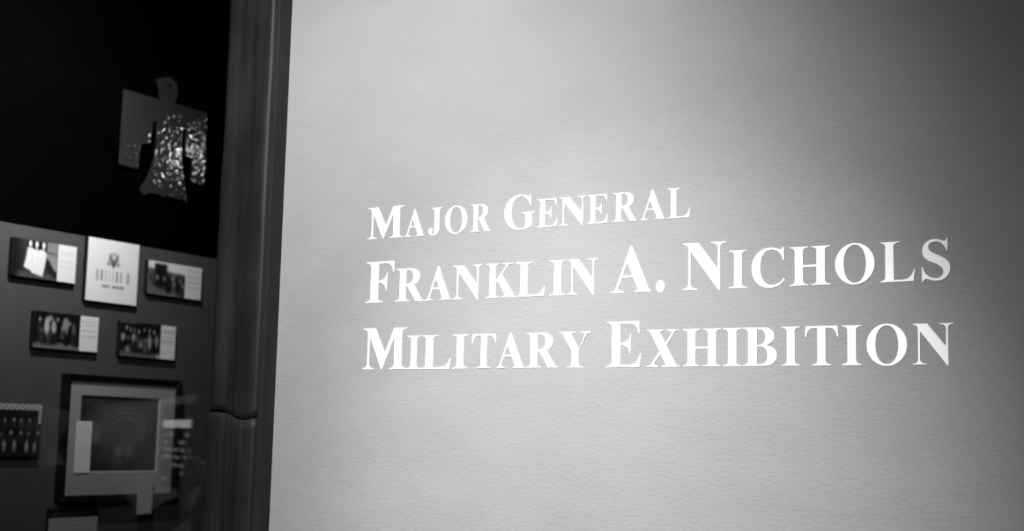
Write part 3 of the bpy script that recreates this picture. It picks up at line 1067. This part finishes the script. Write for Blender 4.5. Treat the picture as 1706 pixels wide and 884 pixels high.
def person(loc):
    root = empty('person', loc)
    tag(root, 'person in dark jacket and trousers facing the window with one arm raised sideways', 'person')
    s_ = Sk()
    pel = s_.add((0, 0, 0.94), (0.115, 0.085))
    wst = s_.add((0, 0.0, 1.10), (0.115, 0.085), pel)
    chs = s_.add((0, 0.0, 1.28), (0.150, 0.105), wst)
    nkb = s_.add((0, -0.005, 1.445), (0.075, 0.07), chs)
    nck = s_.add((0, 0.006, 1.50), 0.050, nkb)
    jaw = s_.add((0, 0.042, 1.560), (0.056, 0.058), nck)
    fac = s_.add((0, 0.022, 1.635), (0.070, 0.088), jaw)
    crn = s_.add((0, 0.005, 1.690), (0.064, 0.078), fac)
    nose = s_.chain([((0, 0.108, 1.612), 0.015), ((0, 0.128, 1.598), 0.011)], fac)
    for sd_ in (1, -1):
        s_.chain([((sd_*0.078, 0.012, 1.628), 0.018), ((sd_*0.088, 0.004, 1.640), 0.013)], fac)
        sh, el, wr = (Vector(p) for p in ARMS[sd_])
        a = s_.chain([(tuple(Vector((sd_*0.10, 0, 1.40))), 0.075), (tuple(sh), 0.062), (tuple(sh.lerp(el, 0.5)), 0.050), (tuple(el), 0.043), (tuple(el.lerp(wr, 0.45)), 0.038), (tuple(wr), 0.026)], chs)
        up = HANDUP[sd_]
        side = Vector((sd_*1.0, -0.25, -0.1))
        side = (side-up*side.dot(up)).normalized()
        nrm = up.cross(side).normalized()
        if nrm.y*sd_ < 0: nrm = -nrm
        pm = s_.add(tuple(wr+up*0.045), (0.034, 0.020), a)
        pk = s_.add(tuple(wr+up*0.082), (0.036, 0.016), pm)
        for k, ln in enumerate((0.070, 0.080, 0.075, 0.058)):
            off = side*((k-1.5)*-0.021)
            b0 = wr+up*0.090+off
            t1 = b0+up*ln*0.48+nrm*0.006
            t2 = t1+up*ln*0.34+nrm*0.016
            t3 = t2+up*ln*0.16+nrm*0.016
            s_.chain([(tuple(b0), 0.0095), (tuple(t1), 0.0088), (tuple(t2), 0.0080), (tuple(t3), 0.0065)], pk)
        t0 = wr+up*0.035-side*0.034
        t1 = t0-side*0.026+up*0.030+nrm*0.010
        t2 = t1-side*0.008+up*0.028+nrm*0.012
        s_.chain([(tuple(t0), 0.013), (tuple(t1), 0.011), (tuple(t2), 0.0085)], pm)
        hip = s_.chain([((sd_*0.088, 0.0, 0.88), 0.088), ((sd_*0.095, 0.012, 0.68), 0.072), ((sd_*0.098, 0.015, 0.49), 0.054), ((sd_*0.100, -0.012, 0.30), 0.052), ((sd_*0.102, -0.02, 0.09), 0.034)], pel)
        s_.chain([((sd_*0.104, 0.05, 0.045), 0.032), ((sd_*0.112, 0.14, 0.034), 0.028)], hip)
    skin('body', s_.v, s_.e, s_.r, M['skin'], root)
    # jacket
    j = Sk()
    pz = j.add((0, 0, 0.80), (0.200, 0.155))
    p0 = j.add((0, 0, 0.90), (0.190, 0.148), pz)
    p1 = j.add((0, 0, 1.08), (0.160, 0.122), p0)
    p2 = j.add((0, 0, 1.28), (0.180, 0.130), p1)
    j.add((0, -0.004, 1.490), (0.072, 0.074), j.add((0, -0.008, 1.445), (0.092, 0.082), p2))
    for sd_ in (1, -1):
        sh, el, wr = (Vector(p) for p in ARMS[sd_])
        j.chain([((sd_*0.11, 0, 1.395), 0.099), (tuple(sh), 0.085), (tuple(sh.lerp(el, 0.5)), 0.066), (tuple(el), 0.060), (tuple(el.lerp(wr, 0.5)), 0.052), (tuple(el.lerp(wr, 1.0)), 0.040)], p2)
    skin('jacket', j.v, j.e, j.r, M['jacket'], root)
    t = Sk()
    q0 = t.add((0, 0, 0.95), (0.150, 0.118))
    for sd_ in (1, -1):
        t.chain([((sd_*0.085, 0, 0.86), 0.092), ((sd_*0.096, 0.012, 0.66), 0.086), ((sd_*0.099, 0.015, 0.48), 0.072), ((sd_*0.101, -0.01, 0.28), 0.068), ((sd_*0.102, -0.015, 0.10), 0.062)], q0)
        f = Sk()
        f.chain([((sd_*0.104, -0.05, 0.050), (0.042, 0.045)), ((sd_*0.105, 0.03, 0.050), (0.044, 0.044)), ((sd_*0.113, 0.12, 0.038), (0.046, 0.032)), ((sd_*0.116, 0.175, 0.032), (0.036, 0.024))])
        skin('shoe', f.v, f.e, f.r, M['shoe'], root)
        bm = bmesh.new()
        bmesh.ops.create_uvsphere(bm, u_segments=12, v_segments=8, radius=0.012)
        bmesh.ops.translate(bm, verts=bm.verts, vec=(sd_*0.031, 0.097, 1.640))
        obj('eye', bm, M['eye'], root, True)
    skin('trousers', t.v, t.e, t.r, M['trousers'], root)
    bm = bmesh.new()
    bmesh.ops.create_uvsphere(bm, u_segments=28, v_segments=18, radius=1.0)
    bmesh.ops.delete(bm, geom=[v for v in bm.verts if v.co.z < -0.05-0.55*max(0, -v.co.y) and True or (v.co.y > 0.55 and v.co.z < 0.42)], context='VERTS')
    for v in bm.verts:
        n = 1+0.05*mnoise.noise(v.co*5)
        v.co = Vector((v.co.x*0.083*n, v.co.y*0.104*n-0.002, v.co.z*0.100*n+1.675))
    hr = obj('hair', bm, M['hair'], root, True)
    so = hr.modifiers.new('thickness', 'SOLIDIFY')
    so.thickness = 0.012
    bm = bmesh.new()
    bmesh.ops.create_uvsphere(bm, u_segments=12, v_segments=8, radius=1.0)
    for v in bm.verts: v.co = Vector((v.co.x*0.024, v.co.y*0.010+0.098, v.co.z*0.006+1.572))
    obj('mouth', bm, M['eye'], root, True)
    return root


person((-1.745, -0.80, 0.0))
